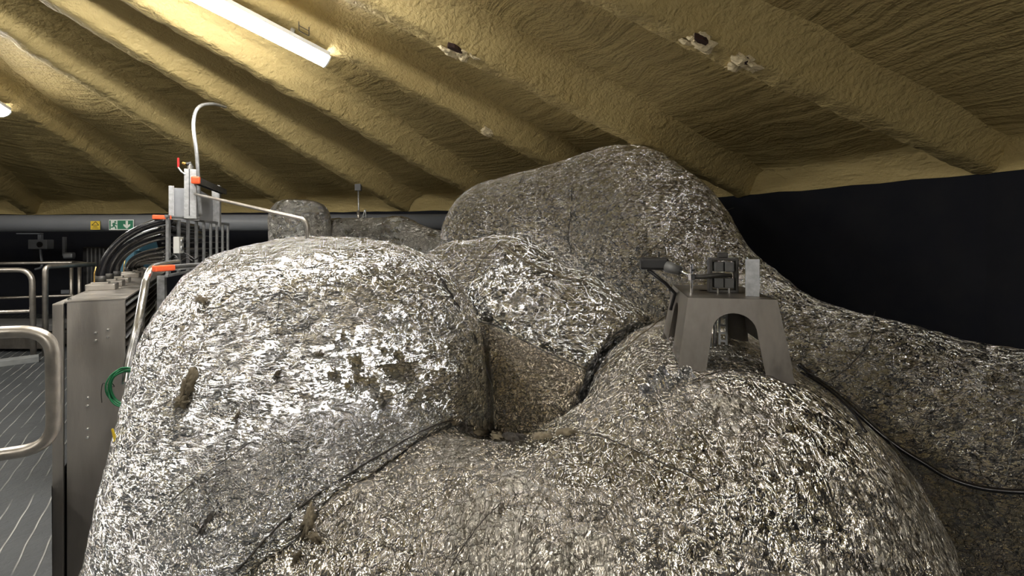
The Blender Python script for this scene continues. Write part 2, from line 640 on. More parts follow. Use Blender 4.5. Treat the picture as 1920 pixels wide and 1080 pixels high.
def s_at(k, px):
    """fraction along rafter k whose crest shows at column px"""
    best = min(np.linspace(.2, 1, 801), key=lambda s: abs(CX + F * rafter_pt(rafters[k][1], s)[0] / rafter_pt(rafters[k][1], s)[1] - px))
    return best


torn(7, s_at(7, 1312), .03, .10, 3, True, .5)
torn(7, s_at(7, 1385), .02, .07, 5, True, .2)
torn(6, s_at(6, 862), .02, .13, 8, True, .6)
torn(5, s_at(5, 915), .02, .06, 9, False)


# ------------------------------------------------------------------ lamps
def lamp(t, s0, s1, label):
    a, b = rafter_pt(t, s0, -.13), rafter_pt(t, s1, -.13)
    d = (b - a)
    L = np.linalg.norm(d)
    d /= L
    lat = np.array((d[1], -d[0], 0))
    lat /= np.linalg.norm(lat)
    up = np.cross(lat, d)
    up = up if up[2] > 0 else -up
    c = (a + b) / 2
    root = thing('ceiling_lamp', label, 'lamp', c + up * .08, 'long batten lamps under the rafters')
    bb = B()
    bb.box(c + up * .052, (.164, L - .02, .035), (lat, d, up), .006)
    bb.obj('housing', 'white_metal', root)
    n = 16
    prof = [(.076 * math.cos(math.pi + math.pi * q / n), .035 + .072 * math.sin(math.pi + math.pi * q / n)) for q in range(n + 1)]
    bb = B()
    bb.prism(prof, a, (lat, up, d), L)
    tag(bb.obj('diffuser', 'lamp', root, None, False), 'glowing white diffuser')
    for e, sg in ((a, -1), (b, 1)):
        bb = B()
        bb.prism([(x * 1.06, (y - .035) * 1.06 + .035) for x, y in prof], e + d * (-.004 if sg < 0 else -.008), (lat, up, d), .012)
        bb.obj('end_cap', 'white_metal', root)
    for f in (.2, .8):
        bb = B()
        p = a + d * L * f
        bb.box(p + up * .10, (.03, .03, .09), (lat, d, up), .003)
        bb.obj('bracket', 'galv', root)
    return root


lamp(42.0, .345, .515, 'long bright white batten lamp hanging under the rafters, upper centre left')
lamp(100.0, .38, .548, 'bright white lamp whose tip just shows at the left picture edge')
for t, s0 in ((17.1, .33), (-33, .64), (60, .10), (-75, .345), (-120, .345), (160, .345)):
    lamp(t, s0, s0 + .17, 'white batten lamp under the roof overhead, outside the picture')
# small wire hook beside the big lamp
lp = rafter_pt(42.0, .49)
hk = B()
o_, t_, lat_, d_ = rafters[5]
q0 = lp + lat_ * .12 + np.array((0, 0, .03))
hk.tube(arc_path([q0 - d_ * .04, q0 - d_ * .04 + np.array((0, 0, -.07)), q0 + d_ * .04 + np.array((0, 0, -.07)), q0 + d_ * .04], .008), .0035, 6)
hk.tube([q0 - d_ * .04 + np.array((0, 0, -.03)), q0 + d_ * .04 + np.array((0, 0, -.03))], .003, 6)
tag(hk.obj('wire_hook', 'dark_steel', None, tuple(q0)), 'small rusty wire hook on the foam beside the long bright lamp', 'hook')


# ------------------------------------------------------------------ signed-distance bodies (camera-relative: z measured from eye level)
def R3(px, py, Y):
    return np.array([(px - CX) / F * Y, Y, -(py - HY) / F * Y])


def sd_rc(p, a, b, r1, r2):
    """round cone"""
    a, b = np.array(a, np.float32), np.array(b, np.float32)
    ba = b - a
    l2 = float(ba @ ba)
    rr = r1 - r2
    a2 = l2 - rr * rr
    il2 = 1 / l2
    pa = p - a
    y = pa @ ba
    z = y - l2
    x = pa * l2 - ba * y[..., None]
    x2 = np.einsum('...i,...i', x, x)
    y2 = y * y * l2
    z2 = z * z * l2
    k = np.sign(rr) * rr * rr * x2
    c1 = np.sign(z) * a2 * z2 > k
    c2 = np.sign(y) * a2 * y2 < k
    d = (np.sqrt(np.maximum(x2 * a2 * il2, 0)) + y * rr) * il2 - r1
    d = np.where(c2, np.sqrt(x2 + y2) * il2 - r1, d)
    d = np.where(c1, np.sqrt(x2 + z2) * il2 - r2, d)
    return d


def sd_el(p, c, r):
    c, r = np.array(c, np.float32), np.array(r, np.float32)
    q = (p - c)
    k0 = np.linalg.norm(q / r, axis=-1)
    k1 = np.linalg.norm(q / (r * r), axis=-1)
    return k0 * (k0 - 1) / np.maximum(k1, 1e-6)


def smin(a, b, k):
    h = np.maximum(k - np.abs(a - b), 0) / k
    return np.minimum(a, b) - h * h * k * .25


def smax(a, b, k):
    return -smin(-a, -b, k)


def chain(p, pts, rs, k=.12):
    d = None
    for i in range(len(pts) - 1):
        e = sd_rc(p, pts[i], pts[i + 1], rs[i], rs[i + 1])
        d = e if d is None else smin(d, e, k)
    return d


#BODY-BEGIN
def f_dome(p):
    d = sd_rc(p, (-1.0, 2.62, -.72), (-.93, 2.15, -2.2), .85, .93)
    return smax(d, p[..., 2] - .015, .22)


def f_saddle(p):
    return chain(p, [(-.70, 1.80, -1.40), (.10, 1.78, -1.42), (.75, 1.88, -1.36)], [.62, .60, .70], .2)


def f_shoulder(p):
    d = sd_rc(p, (.845, 1.95, -1.20), (1.06, 2.75, -1.10), .685, .66)
    e = sd_rc(p, (.845, 1.95, -1.20), (.92, 1.75, -2.4), .685, .78)
    return smin(d, e, .15)


def f_front(p):
    # saddle, shoulder and dome run into one another
    d = smin(f_saddle(p), f_shoulder(p), .25)
    return smin(d, f_dome(p), .16)


def f_bend(p):
    pts = [R3(858, 535, 3.62), R3(950, 553, 3.48), R3(1078, 628, 3.28), R3(1175, 695, 3.15)]
    return chain(p, pts, [.335, .40, .385, .385])


def f_throat(p):
    return chain(p, [R3(860, 735, 2.95), R3(1025, 800, 2.84), R3(1060, 1000, 2.8)], [.455, .405, .45])


def f_duct(p):
    pts = [R3(945, 452, 5.0), R3(1165, 412, 4.62), R3(1215, 462, 4.25), R3(1385, 675, 3.55), R3(1640, 782, 3.05), R3(1960, 880, 2.6), R3(2300, 930, 2.3)]
    d = chain(p, pts, [.65, .65, .63, .58, .56, .55, .55], .25)
    e = sd_rc(p, R3(1760, 900, 2.85), (2.3, 2.7, -2.3), .52, .7)
    return np.maximum(smin(d, e, .3), p[..., 0] - 3.35)


def f_drum(p):
    c = R3(563, 470, 6.6)
    q = p - np.array((c[0], c[1], 0), np.float32)
    rad = np.hypot(q[..., 0], q[..., 1]) - .40
    z = p[..., 2] - .55
    return smax(rad, z, .30)


def f_rearpipe(p):
    pts = [R3(590, 455, 7.05), R3(745, 455, 7.1), R3(850, 490, 6.7), R3(900, 520, 6.2)]
    return chain(p, pts, [.36, .36, .35, .35], .15)
#BODY-END


ZF = -ZC - .90 + .002      # lower floor


def march(fn, lo, hi, h, amp=.006, seed=0, amp2=.012):
    lo, hi = np.array(lo, float), np.array(hi, float)
    n = np.ceil((hi - lo) / h).astype(int) + 1
    out = np.empty(n, np.float32)
    ys = (lo[1] + np.arange(n[1]) * h).astype(np.float32)
    zs = (lo[2] + np.arange(n[2]) * h).astype(np.float32)
    YY, ZZ = np.meshgrid(ys, zs, indexing='ij')
    for i0 in range(0, n[0], 16):
        i1 = min(n[0], i0 + 16)
        p = np.empty((i1 - i0, n[1], n[2], 3), np.float32)
        p[..., 0] = (lo[0] + np.arange(i0, i1) * h)[:, None, None]
        p[..., 1] = YY
        p[..., 2] = ZZ
        out[i0:i1] = fn(p)
    g = openvdb.FloatGrid(1.0)
    g.copyFromArray(out)
    V, T, Q = g.convertToPolygons(0.0, 0.0) if hasattr(g, 'convertToPolygons') else (None, None, None)
    V = V.astype(np.float64) * h + lo
    faces = [tuple(f) for f in Q.tolist()] + [tuple(f) for f in T.tolist()]
    # gradient normals
    e = h * .7
    nrm = np.zeros_like(V)
    V32 = V.astype(np.float32)
    for a in range(3):
        s = np.zeros(3, np.float32)
        s[a] = e
        nrm[:, a] = fn(V32 + s) - fn(V32 - s)
    nrm /= np.linalg.norm(nrm, axis=1)[:, None] + 1e-9
    disp = fbm(V * 22.0, 2, seed) * amp + fbm(V * 3.2, 2, seed + 5) * amp2
    edge = np.clip((V[:, 2] - ZF) / .05, 0, 1)
    V = V + nrm * (disp * edge)[:, None]
    V[:, 2] += ZC
    me = bpy.data.meshes.new('jacket')
    me.from_pydata(V.tolist(), [], faces)
    # outward winding
    me.update()
    k = len(me.polygons) // 2
    fn_ = np.array(me.polygons[k].normal)
    if fn_ @ nrm[me.polygons[k].vertices[0]] < 0:
        me.flip_normals()
    return me


def trace(fn, px, py, t0=.6, t1=12):
    """depth at which the camera ray of a pixel meets a body"""
    dr = np.array([(px - CX) / F, 1.0, -(py - HY) / F])
    L = np.linalg.norm(dr)
    t = t0
    best = (9, t0)
    for _ in range(160):
        d = float(fn((dr * t).astype(np.float32)[None])[0])
        if d < best[0]:
            best = (d, t)
        if d < .0015:
            break
        t += max(d, .002) / L * .8
        if t > t1:
            t = best[1]             # a ray that just misses: its closest approach
            break
    q = dr * t
    e = .01
    g = np.array([float(fn((q + s).astype(np.float32)[None])[0] - fn((q - s).astype(np.float32)[None])[0]) for s in np.eye(3) * e])
    return q + np.array((0, 0, ZC)), g / np.linalg.norm(g)


def cut(fn, gap, *others):
    gaps = gap if isinstance(gap, tuple) else (gap,) * len(others)

    def g(p):
        d = np.maximum(fn(p), ZF - p[..., 2])
        for o, w in zip(others, gaps):
            d = smax(d, w - o(p), .05)
        return d
    return g


# seam planes of the front vessel: blanket edge from lower left up to the throat
sa, sb = trace(f_front, 490, 1055), trace(f_front, 850, 790)
sdir = sb[0] - sa[0]
snrm = np.cross(sdir, sa[1] + sb[1])
snrm /= np.linalg.norm(snrm)
if snrm[0] < 0:
    snrm = -snrm
s0 = (sa[0] - np.array((0, 0, ZC))).astype(np.float32)


def side(p):
    """positive on the saddle side of the blanket edge; the edge wanders a little"""
    return (p - s0) @ snrm.astype(np.float32) + .012 * np.sin(p[..., 1] * 17) + .008 * np.sin(p[..., 0] * 41)


def f_domejacket(p):
    return np.maximum(np.maximum(f_front(p) - .006, side(p)), ZF - p[..., 2])


def f_saddlejacket(p):
    return np.maximum(np.maximum(f_front(p) + .012, -side(p)), ZF - p[..., 2])


vessel = thing('insulated_vessel', 'huge foil wrapped vessel filling the foreground, its domed left lobe beside the cabinet', 'vessel', (-.2, 1.9, ZL))
o = link_mesh('dome_jacket', march(f_domejacket, (-2.4, .7, -2.37), (1.2, 3.9, .1), .016, .006, 1), 'foil_dome', vessel)
o = link_mesh('saddle_jacket', march(f_saddlejacket, (-1.9, .6, -2.37), (2.2, 3.8, .1), .016, .005, 2), 'foil_saddle', vessel)

duct = thing('insulated_duct', 'tallest foil wrapped duct, arching up to the ceiling and running down to the right edge', 'duct', (.9, 4.3, ZL))
o = link_mesh('jacket', march(cut(f_duct, .03, f_front), (-1.2, 1.6, -2.37), (3.5, 5.9, 1.05), .02, .006, 3), 'foil_duct', duct)
bend = thing('insulated_bend', 'smaller foil wrapped bend tucked under the tallest duct above the throat', 'duct', (.2, 3.7, ZL))
o = link_mesh('jacket', march(cut(f_bend, (.04, .065), f_front, f_duct), (-1.2, 2.5, -2.37), (1.5, 4.6, .3), .018, .006, 4), 'foil_bend', bend)
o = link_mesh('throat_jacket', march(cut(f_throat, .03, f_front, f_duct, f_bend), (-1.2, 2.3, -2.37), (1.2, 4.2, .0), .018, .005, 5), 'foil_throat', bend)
tag(o, 'dull brown netted foil down in the throat')
drum = thing('insulated_drum', 'small round topped foil drum standing far behind the domed lobe', 'drum', (*R3(563, 470, 6.6)[:2], ZL))
link_mesh('jacket', march(cut(f_drum, .004), (-3.5, 6.0, -2.37), (-2.3, 7.2, .8), .02, .006, 6), 'foil_far', drum)
rpipe = thing('insulated_pipe', 'low foil wrapped pipe running right from the far drum', 'pipe', (*R3(745, 455, 7.1)[:2], ZL))
link_mesh('jacket', march(cut(f_rearpipe, .004, f_drum, f_duct, f_bend), (-3.6, 5.6, -2.37), (.4, 7.7, .6), .022, .006, 7), 'foil_far', rpipe)

# ------------------------------------------------------------------ seams, torn wool, loose foil on the wrapped bodies
ALL = [f_front, f_duct, f_bend, f_throat]


def f_all(p):
    d = ALL[0](p)
    for f in ALL[1:]:
        d = np.minimum(d, f(p))
    return d


def on(px, py, fn=None, lift=0.0):
    q, n = trace(fn or f_all, px, py)
    return q + n * lift


def seam(parent, pix, r=.006, fn=None, name='seam', mat='seam', lift=.006, label=None, jag=.004, seed=0):
    rng = np.random.RandomState(seed + int(pix[0][0]))
    px = spline([(a, b, 0) for a, b in pix], 10)
    pts = []
    for q in px:
        h = trace(fn or f_all, q[0] + rng.uniform(-1, 1), q[1] + rng.uniform(-1, 1))
        if h is not None:
            pts.append(h[0] + h[1] * (lift + rng.uniform(-.3, .3) * jag))
    rs = [.55 * r * rng.uniform(.6, 1.25) * (.35 if i in (0, len(pts) - 1) else 1) for i in range(len(pts))]
    o = B().tube(pts, rs, 6).obj(name, mat, parent, None, True)
    if label:
        tag(o, label)
    return o


seam(vessel, [(440, 1078), (500, 1012), (560, 955), (640, 900), (730, 845), (800, 805), (850, 788)], .0065, f_front, label='dark overlapping edge of the foil blanket')
seam(vessel, [(1090, 812), (1150, 828), (1225, 862), (1270, 882), (1320, 908)], .004, f_front)
seam(vessel, [(940, 945), (900, 985), (860, 1040), (840, 1078)], .0035, f_front)
seam(vessel, [(250, 1010), (330, 935), (400, 880), (470, 830)], .0035, f_front)
seam(vessel, [(385, 590), (425, 572), (500, 556), (590, 548)], .003, f_front)
seam(vessel, [(520, 640), (522, 590), (527, 545), (540, 490)], .003, f_front)
seam(vessel, [(1300, 715), (1360, 697), (1430, 705), (1500, 735)], .004, f_front)
seam(vessel, [(806, 496), (848, 560), (878, 612), (900, 660), (925, 735), (948, 778)], .010, f_front)  # no blanket edge: dark strip standing in for the shaded crease beside the bend
seam(vessel, [(1495, 690), (1570, 735), (1640, 800), (1700, 872)], .004, f_front)
seam(duct, [(985, 322), (968, 360), (955, 400), (948, 440)], .005, f_duct)
seam(duct, [(1073, 352), (1072, 395), (1067, 440), (1072, 475)], .007, f_duct)
seam(duct, [(1310, 395), (1270, 425), (1225, 465), (1180, 500), (1150, 525)], .005, f_duct)
seam(duct, [(1375, 360 + 30), (1340, 405), (1300, 420), (1262, 412)], .004, f_duct)
seam(duct, [(1640, 585), (1630, 640), (1590, 690), (1545, 720)], .005, f_duct)
seam(duct, [(1905, 790), (1895, 850), (1885, 900)], .006, f_duct, mat='foil_flap')
seam(bend, [(938, 455), (905, 490), (890, 520), (880, 560), (872, 590)], .005, f_bend)
seam(bend, [(940, 457), (985, 490), (1050, 520), (1110, 532), (1180, 582), (1212, 606)], .010, None, mat='wool', label='brown wool bulging along the joint with the tallest duct')
seam(bend, [(1250, 592), (1190, 640), (1140, 685), (1115, 705)], .008, None, mat='wool', label='brown wool along the joint above the throat')
seam(bend, [(880, 600), (940, 618), (1010, 655), (1070, 682), (1112, 700)], .006, None)


def wool_patch(parent, px, py, rx, ry, ang, fn=f_front, seed=0, mat='wool', lift=.003, name='torn_patch', hump=.005):
    rng = np.random.RandomState(seed + int(px))
    m = 22
    P = np.zeros((7, m + 1, 3))
    prof = [rng.uniform(.45, 1.25) for _ in range(m)]
    prof.append(prof[0])
    ca, sa_ = math.cos(ang), math.sin(ang)
    for i in range(7):
        for j in range(m + 1):
            a = 2 * math.pi * (j % m) / m
            k = i / 6 * prof[j]
            x, y = rx * k * math.cos(a), ry * k * math.sin(a)
            h = trace(fn, px + x * ca - y * sa_, py + x * sa_ + y * ca)
            P[i, j] = h[0] + h[1] * (lift + hump * (1 - (i / 6) ** 2) + (rng.uniform(-.004, .004) if 0 < i < 6 and j < m else 0) - (.010 if i == 6 else 0))
        P[i, m] = P[i, 0]
    o = B().grid(P).obj(name, mat, parent, None, mat == 'wool')
    return o


for q, (px, py, rx, ry, an) in enumerate([(578, 975, 36, 13, -1.3), (590, 1010, 16, 11, .3), (352, 720, 38, 14, -1.15), (340, 755, 18, 12, -.5), (378, 560, 14, 9, .4), (596, 665, 14, 9, -.4), (592, 455, 12, 5, 0), (445, 780, 12, 6, -1), (520, 700, 9, 5, -.7), (720, 640, 10, 4, 0), (555, 1045, 16, 6, -.9), (660, 655, 8, 4, .2)]):
    tag(wool_patch(vessel, px, py, rx, ry, an, seed=q), 'patch of brown wool showing through torn foil')
for q, (px, py, rx, ry, an, mt) in enumerate([(872, 800, 20, 7, .4, 'seam'), (915, 812, 24, 7, .2, 'wool'), (965, 818, 22, 6, .1, 'seam'), (1015, 816, 20, 6, -.1, 'wool'), (1060, 808, 22, 5, -.1, 'wool'), (855, 787, 16, 8, .2, 'wool')]):
    tag(wool_patch(vessel, px, py, rx, ry, an, seed=60 + q, mat=mt), 'frayed dark wool at the lip of the throat')
tag(wool_patch(vessel, 385, 985, 40, 6, -1.12, seed=33, mat='seam', name='slit', hump=.002), 'dark slit in the foil')


def crumple(name, parent, px, py, w, h, lean, seed, fn=f_front, mat='foil_flap'):
    """loose sheet of foil standing off the surface"""
    rng = np.random.RandomState(seed)
    c, n = trace(fn, px, py)
    u = np.cross(n, (0, 1., .2))
    u /= np.linalg.norm(u)
    v = n * math.cos(lean) + np.cross(u, n) * math.sin(lean)
    k = 12
    P = np.zeros((k, k, 3))
    top = [rng.uniform(.65, 1.1) for _ in range(k)]
    for i in range(k):
        for j in range(k):
            a, b = i / (k - 1) - .5, j / (k - 1)
            P[i, j] = c - n * .012 + u * a * w * (1 - .25 * b) + v * b * h * top[i] + np.cross(u, v) * ((.012 if i % 2 else -.012) * (.3 + b) + rng.uniform(-.008, .008))
    o = B().grid(P).obj(name, mat, parent, None, False)
    sm = o.modifiers.new('t', 'SOLIDIFY')
    sm.thickness = .002
    return o


tag(crumple('foil_flap', vessel, 1242, 728, .10, .085, .5, 4), 'bright crumpled foil flap')
crumple('foil_flap', vessel, 1285, 712, .09, .06, .7, 5)
crumple('foil_flap', vessel, 1215, 735, .06, .05, .3, 6)
crumple('foil_flap', vessel, 850, 790, .07, .035, .6, 8)
crumple('foil_flap', vessel, 940, 775, .05, .03, .6, 9)

# ------------------------------------------------------------------ steel cabinet on the left with its glands and hoses
AX = (UV, DV, ZV)
HT = ZC - .281 * K                       # cabinet top
WD = .218 * K


def cb(u, d, z):
    return CORN + UV * u + DV * d + ZV * z


LEN = 3.2
HH, HC = HT - ZL, (HT + ZL) / 2
cab = thing('steel_cabinet', 'tall brushed stainless steel cabinet between the near handrail and the domed foil lobe', 'cabinet', cb(WD / 2, LEN / 2, ZL))
b = B()
b.box(cb(WD / 2 + .004, .012, HC), (WD - .01, .024, HH), AX, .003)
b.obj('end_panel', 'stainless', cab)
b = B()
b.box(cb(-.030, .012, HC - .008), (.05, .03, HH - .016), AX, .003)
b.obj('side_flange', 'stainless', cab)
b = B()
b.box(cb(WD / 2, LEN / 2, HT - .006), (WD + .004, LEN, .012), AX, .002)
b.box(cb(-.03, LEN / 2, HT - .018), (.05, LEN, .010), AX, .002)
b.obj('top_cover', 'stainless', cab)
b = B()
b.box(cb(WD / 2 - .05, LEN / 2 + .03, HC - .02), (WD - .12, LEN - .07, HH - .05), AX)
b.obj('core', 'black', cab)
for q in range(20):
    z = HT - .05 - q * .052
    b = B()
    b.box(cb(WD - .06, LEN / 2 + .02, z), (.12, LEN - .06, .006 if q % 3 else .011), AX, .001)
    b.obj('rack_bar', 'galv' if q % 4 == 0 else 'stainless_dark', cab)
for d in (.95, 2.0, 3.1):
    b = B()
    b.box(cb(WD - .005, d, HC - .10), (.012, .10, HH - .24), AX, .002)
    b.obj('upright', 'stainless', cab)
fpx = lambda px, py: None
for u, z in ((.50, -.155), (.50, -.192), (.70, -.145), (.70, -.180), (.37, -.455), (.37, -.492), (.37, -.60), (.37, -.64)):
    b = B()
    p = cb(WD * u, -.002, HT + z * K)
    b.cyl(p + DV * .004, p - DV * .008, .0085, 6)
    b.cyl(p - DV * .008, p - DV * .014, .0065, 10, .004)
    b.obj('bolt', 'chrome', cab, None, False)
b = B()
b.cyl(cb(.01, .06, HT), cb(.01, .06, HT + .016), .009, 8)
b.obj('bolt', 'chrome', cab)
# clamp saddles stepping along the top
gl = []
for q in range(7):
    d = (.78, 1.10, 1.44, 2.15, 2.48, 2.78, 3.05)[q]
    b = B()
    b.box(cb(.055, d, HT + .022), (.17, .17, .044), AX, .008)
    b.box(cb(.045, d, HT + .049), (.10, .09, .014), AX, .004)
    b.obj('clamp_block', 'stainless', cab)
    gl.append(cb(.045, d, HT + .05))


# cable ladder on edge + strut frame behind the dome
def lad(t, z, side=0.0):
    """point of the ladder's plane: t metres along from its near end"""
    return np.array((-2.60, 3.62, ZC + z)) + DV * 0 + np.array((-.32, .947, 0)) * t + np.array((.947, .32, 0)) * side


LD = np.array((-.32, .947, 0))
LU = np.array((.947, .32, 0))
LAX = (LU, LD, ZV)
ladder = thing('cable_ladder', 'galvanised cable ladder on edge with the black hoses passing through it', 'cable ladder', lad(.9, -.32))
b = B()
b.box(lad(.95, .178), (.022, 1.95, .022), LAX, .003)
b.obj('top_rail', 'galv_dark', ladder)
b = B()
b.box(lad(.95, -.27), (.022, 1.95, .022), LAX, .003)
b.obj('bottom_rail', 'galv_dark', ladder)
for q in range(9):
    b = B()
    b.box(lad(.02 + q * .235, -.046), (.02, .036 if q else .05, .436), LAX, .003)
    b.obj('rung', 'galv_dark', ladder)
for q in range(6):
    b = B()
    b.box(lad(.95, .10 - q * .062, -.03), (.012, 1.9, .01), LAX)
    b.obj('wire', 'dark_steel', ladder)
for t in (.05, 1.7):
    b = B()
    b.box(lad(t, -.28 - (ZC - .30 - ZL) / 2, -.05), (.05, .05, ZC - .28 - ZL), LAX, .004)
    b.obj('post', 'galv_dark', ladder)

for q, pix in enumerate(([(318, 486), (326, 478), (334, 488), (330, 500)], [(328, 482), (338, 490), (350, 484), (362, 490)], [(345, 474), (356, 480), (366, 486), (372, 482)])):
    B().tube(spline([W(x, y, 3.52 + .08 * q) for x, y in pix], 6), .005, 6).obj('cable_tie', 'black', ladder, None, True)

jb = thing('junction_box', 'pale socket box with two round knockouts on the cable ladder', 'box', lad(.06, -.10, .03))
b = B()
b.box(lad(.13, -.04, .035), (.04, .11, .13), LAX, .006)
b.obj('body', 'white_metal', jb)
for z in (-.01, -.065):
    b = B()
    p = lad(.13, z, .055)
    b.cyl(p, p + LU * .008, .022, 14)
    ko_ = b.obj('knockout', 'galv', jb)
    ko = ko_
    b = B()
    b.cyl(p + LU * .006, p + LU * .010, .012, 12)
    b.obj('knockout_hole', 'black', ko)

# strut frame above the ladder
fr = thing('strut_frame', 'galvanised strut frame with grey back plate and orange end caps above the cable ladder', 'frame', lad(.6, .18))


def strut(name, a, b_, w=.045, mat='galv', ax0=None):
    """slotted channel from a to b_"""
    a, b_ = np.array(a), np.array(b_)
    d = b_ - a
    L = np.linalg.norm(d)
    d /= L
    x = np.array(ax0 if ax0 is not None else LU, float)
    x = x - d * (x @ d)
    x /= np.linalg.norm(x)
    y = np.cross(d, x)
    t = .006
    g = w * .22
    prof = [(-w / 2, -w / 2), (w / 2, -w / 2), (w / 2, w / 2), (g, w / 2), (g, w / 2 - t), (w / 2 - t, w / 2 - t), (w / 2 - t, -w / 2 + t), (-w / 2 + t, -w / 2 + t), (-w / 2 + t, w / 2 - t), (-g, w / 2 - t), (-g, w / 2), (-w / 2, w / 2)]
    return B().prism(prof, a, (x, y, d), L).obj(name, mat, fr)


YN = lambda px, py, Y: W(px, py, Y)
pa = YN(357, 405, 3.72)
pt_ = pa.copy()
pt_[2] = W(357, 318, 3.72)[2]
strut('front_post', pa - ZV * .02, pt_, .078, 'galv', UV * 1.0)
bb = B()
bb.box((pa + pt_) / 2 + np.array((.02, -.042, 0)), (.004, .002, pt_[2] - pa[2]), LAX)
bb.obj('slot', 'black', fr)
pl_ = B()
p0, p1 = W(320, 352, 3.86), W(320, 405, 3.86)
p2 = W(362, 352, 3.94)
pu = (p2 - p0)
pu[2] = 0
pw = np.linalg.norm(pu)
pu /= pw
pn = np.cross(pu, ZV)
pl_.box((p0 + p2) / 2 * np.array((1, 1, 0)) + ZV * (p0[2] + p1[2]) / 2, (pw, .01, p0[2] - p1[2]), (pu, pn, ZV), .002)
tag(pl_.obj('back_plate', 'panel_grey', fr), 'flat grey plate')
bb = B()
bb.box(W(320.5, 380, 3.83), (.03, .03, p0[2] - p1[2] + .04), (pu, pn, ZV), .003)
bb.box(W(325.5, 380, 3.83), (.006, .034, p0[2] - p1[2] + .04), (pu, pn, ZV))
bb.obj('edge_channel', 'galv', fr)
q0, q1 = W(406, 348, 5.0), W(406, 425, 5.0)
strut('rear_post', q1, q0, .07, 'galv')
pl_ = B()
c0, c1 = W(367, 352, 4.1), W(399, 358, 5.0)
pu = (c1 - c0)
pu[2] = 0
pw = np.linalg.norm(pu)
pu /= pw
pn = np.cross(pu, ZV)
cc = (c0 + c1) / 2
cc[2] = ZC + .31
pl_.box(cc, (pw, .01, .26), (pu, pn, ZV), .002)
pl_.obj('back_plate', 'panel_grey', fr)
a0, a1 = W(367, 338, 3.62), W(420, 360, 5.15)
strut('arm', a0, a1, .05, 'dark_steel')


def cap(parent, c, d, L, w):
    d = d / np.linalg.norm(d)
    x = np.cross(d, ZV)
    x /= np.linalg.norm(x)
    bb = B()
    bb.box(c, (w, L, w), (x, d, np.cross(x, d)), w * .22)
    return tag(bb.obj('end_cap', 'orange', parent), 'orange plastic end cap')


cap(fr, W(367, 338, 3.58), a1 - a0, .05, .056)
l0, l1 = W(290, 407, 3.62), W(318, 408, 3.66)
cap(fr, (l0 + l1) / 2, l1 - l0, .12, .032)
strut('cross_strut', l1, l1 + (l1 - l0) / np.linalg.norm(l1 - l0) * .12 + np.array((0, .12, 0)), .03, 'galv', ZV)
l0, l1 = W(292, 504, 2.86), W(322, 502, 2.95)
cap(fr, (l0 + l1) / 2, l1 - l0, .12, .036)
strut('cross_strut', l1, l1 + (l1 - l0) / np.linalg.norm(l1 - l0) * .05 + np.array((0, .25, 0)), .034, 'galv', ZV)

# valve on the post
vl = thing('ball_valve', 'small valve with a thin red lever on top of the strut post', 'valve', pt_)
bb = B()
bb.cyl(pt_, pt_ + ZV * .03, .022, 12)
bb.cyl(pt_ + ZV * .03, pt_ + ZV * .045, .015, 10)
bb.obj('body', 'chrome', vl)
bb = B()
bb.tube([W(347, 327, 3.66), W(340, 322, 3.66), W(334, 314, 3.66)], .006, 8)
bb.obj('stem', 'galv', vl)
bb = B()
bb.box(W(334.3, 305, 3.66), (.014, .007, .075), LAX, .003)
tag(bb.obj('lever', 'red', vl), 'red lever')
bb = B()
bb.cyl(W(343, 306, 3.7), W(349, 308, 3.7), .012, 10)
bb.obj('brass_fitting', 'brass', vl)
bb = B()
bb.tube([W(349, 308, 3.7), W(357, 306, 3.72), pt_ + ZV * .03], .014, 8)
bb.obj('neck', 'black', vl)

# hoses
hl = ['outermost thick black hose arching from the cabinet top into the cable ladder', 'second thick black hose inside the outermost arch', 'third thick black hose of the arch, in front of the teal bin', 'fourth black hose of the arch, behind the teal gap', 'fifth black hose, low arch near the cabinet top', 'sixth black hose, low and half hidden by its neighbour', 'innermost short black hose of the arch']
rows_ = [413, 428, 442, 468, 478, 487, 494]
for q in range(7):
    g = gl[q]
    Yq = 3.66 + .02 * q
    e = W(317, rows_[q], Yq)
    hz_ = e - g
    hz_[2] = 0
    up_ = max(.12, (e - g)[2])
    B0, B1, B2, B3 = g + ZV * .02, g + ZV * (.02 + up_ * .55), e - hz_ * .42 - ZV * .02, e
    cur = [g - ZV * .01]
    for k in range(19):
        t = k / 18
        cur.append((1 - t) ** 3 * B0 + 3 * t * (1 - t) ** 2 * B1 + 3 * t * t * (1 - t) * B2 + t ** 3 * B3)
    cur += [e + LD * .12 - LU * .05, e + LD * .5 - LU * .07 - ZV * .02, e + LD * (1.0 + .08 * q) - LU * .08 - ZV * .03]
    h = thing('hose', hl[q], 'hose', g, 'black hoses from the cabinet to the cable ladder')
    B().tube(cur, .027, 12).obj('tube', 'rubber', h, None, True)
    B().cyl(g - ZV * .002, g + ZV * .05, .034, 14).obj('ferrule', 'dark_steel', h, None, True)
    tg = g - UV * .03 - DV * .035 + ZV * .0
    B().tube([tg, tg + ZV * .07, tg + ZV * .12 + UV * .01], .0042, 6).obj('tie', 'brass', h, None, True)

# thin conduits
pts = [W(376, 405, 4.02), W(373, 360, 4.0), W(369, 290, 3.95), W(363, 240, 3.95), W(366, 212, 4.0), W(377, 198, 4.1), W(396, 195, 4.35), W(410, 197, 4.65), W(423, 201, 4.95)]
tag(B().tube(spline(pts, 8), [.0135] * (8 * 8 + 1), 10).obj('bent_conduit', 'galv', None, tuple(pts[0]), True), 'thin pale conduit rising from the strut frame and hooking into the foam roof', 'conduit')
e1 = on(576, 452, f_front)
yb = float(e1[1])
pts = arc_path([W(366, 364, 3.70), W(569, 411, yb), W(577, 422, yb), e1 - ZV * .06], .03)
tag(B().tube(pts, .0105, 10).obj('sampling_pipe', 'rail', None, tuple(e1), True), 'thin straight steel pipe running from the strut frame down onto the domed lobe', 'pipe')

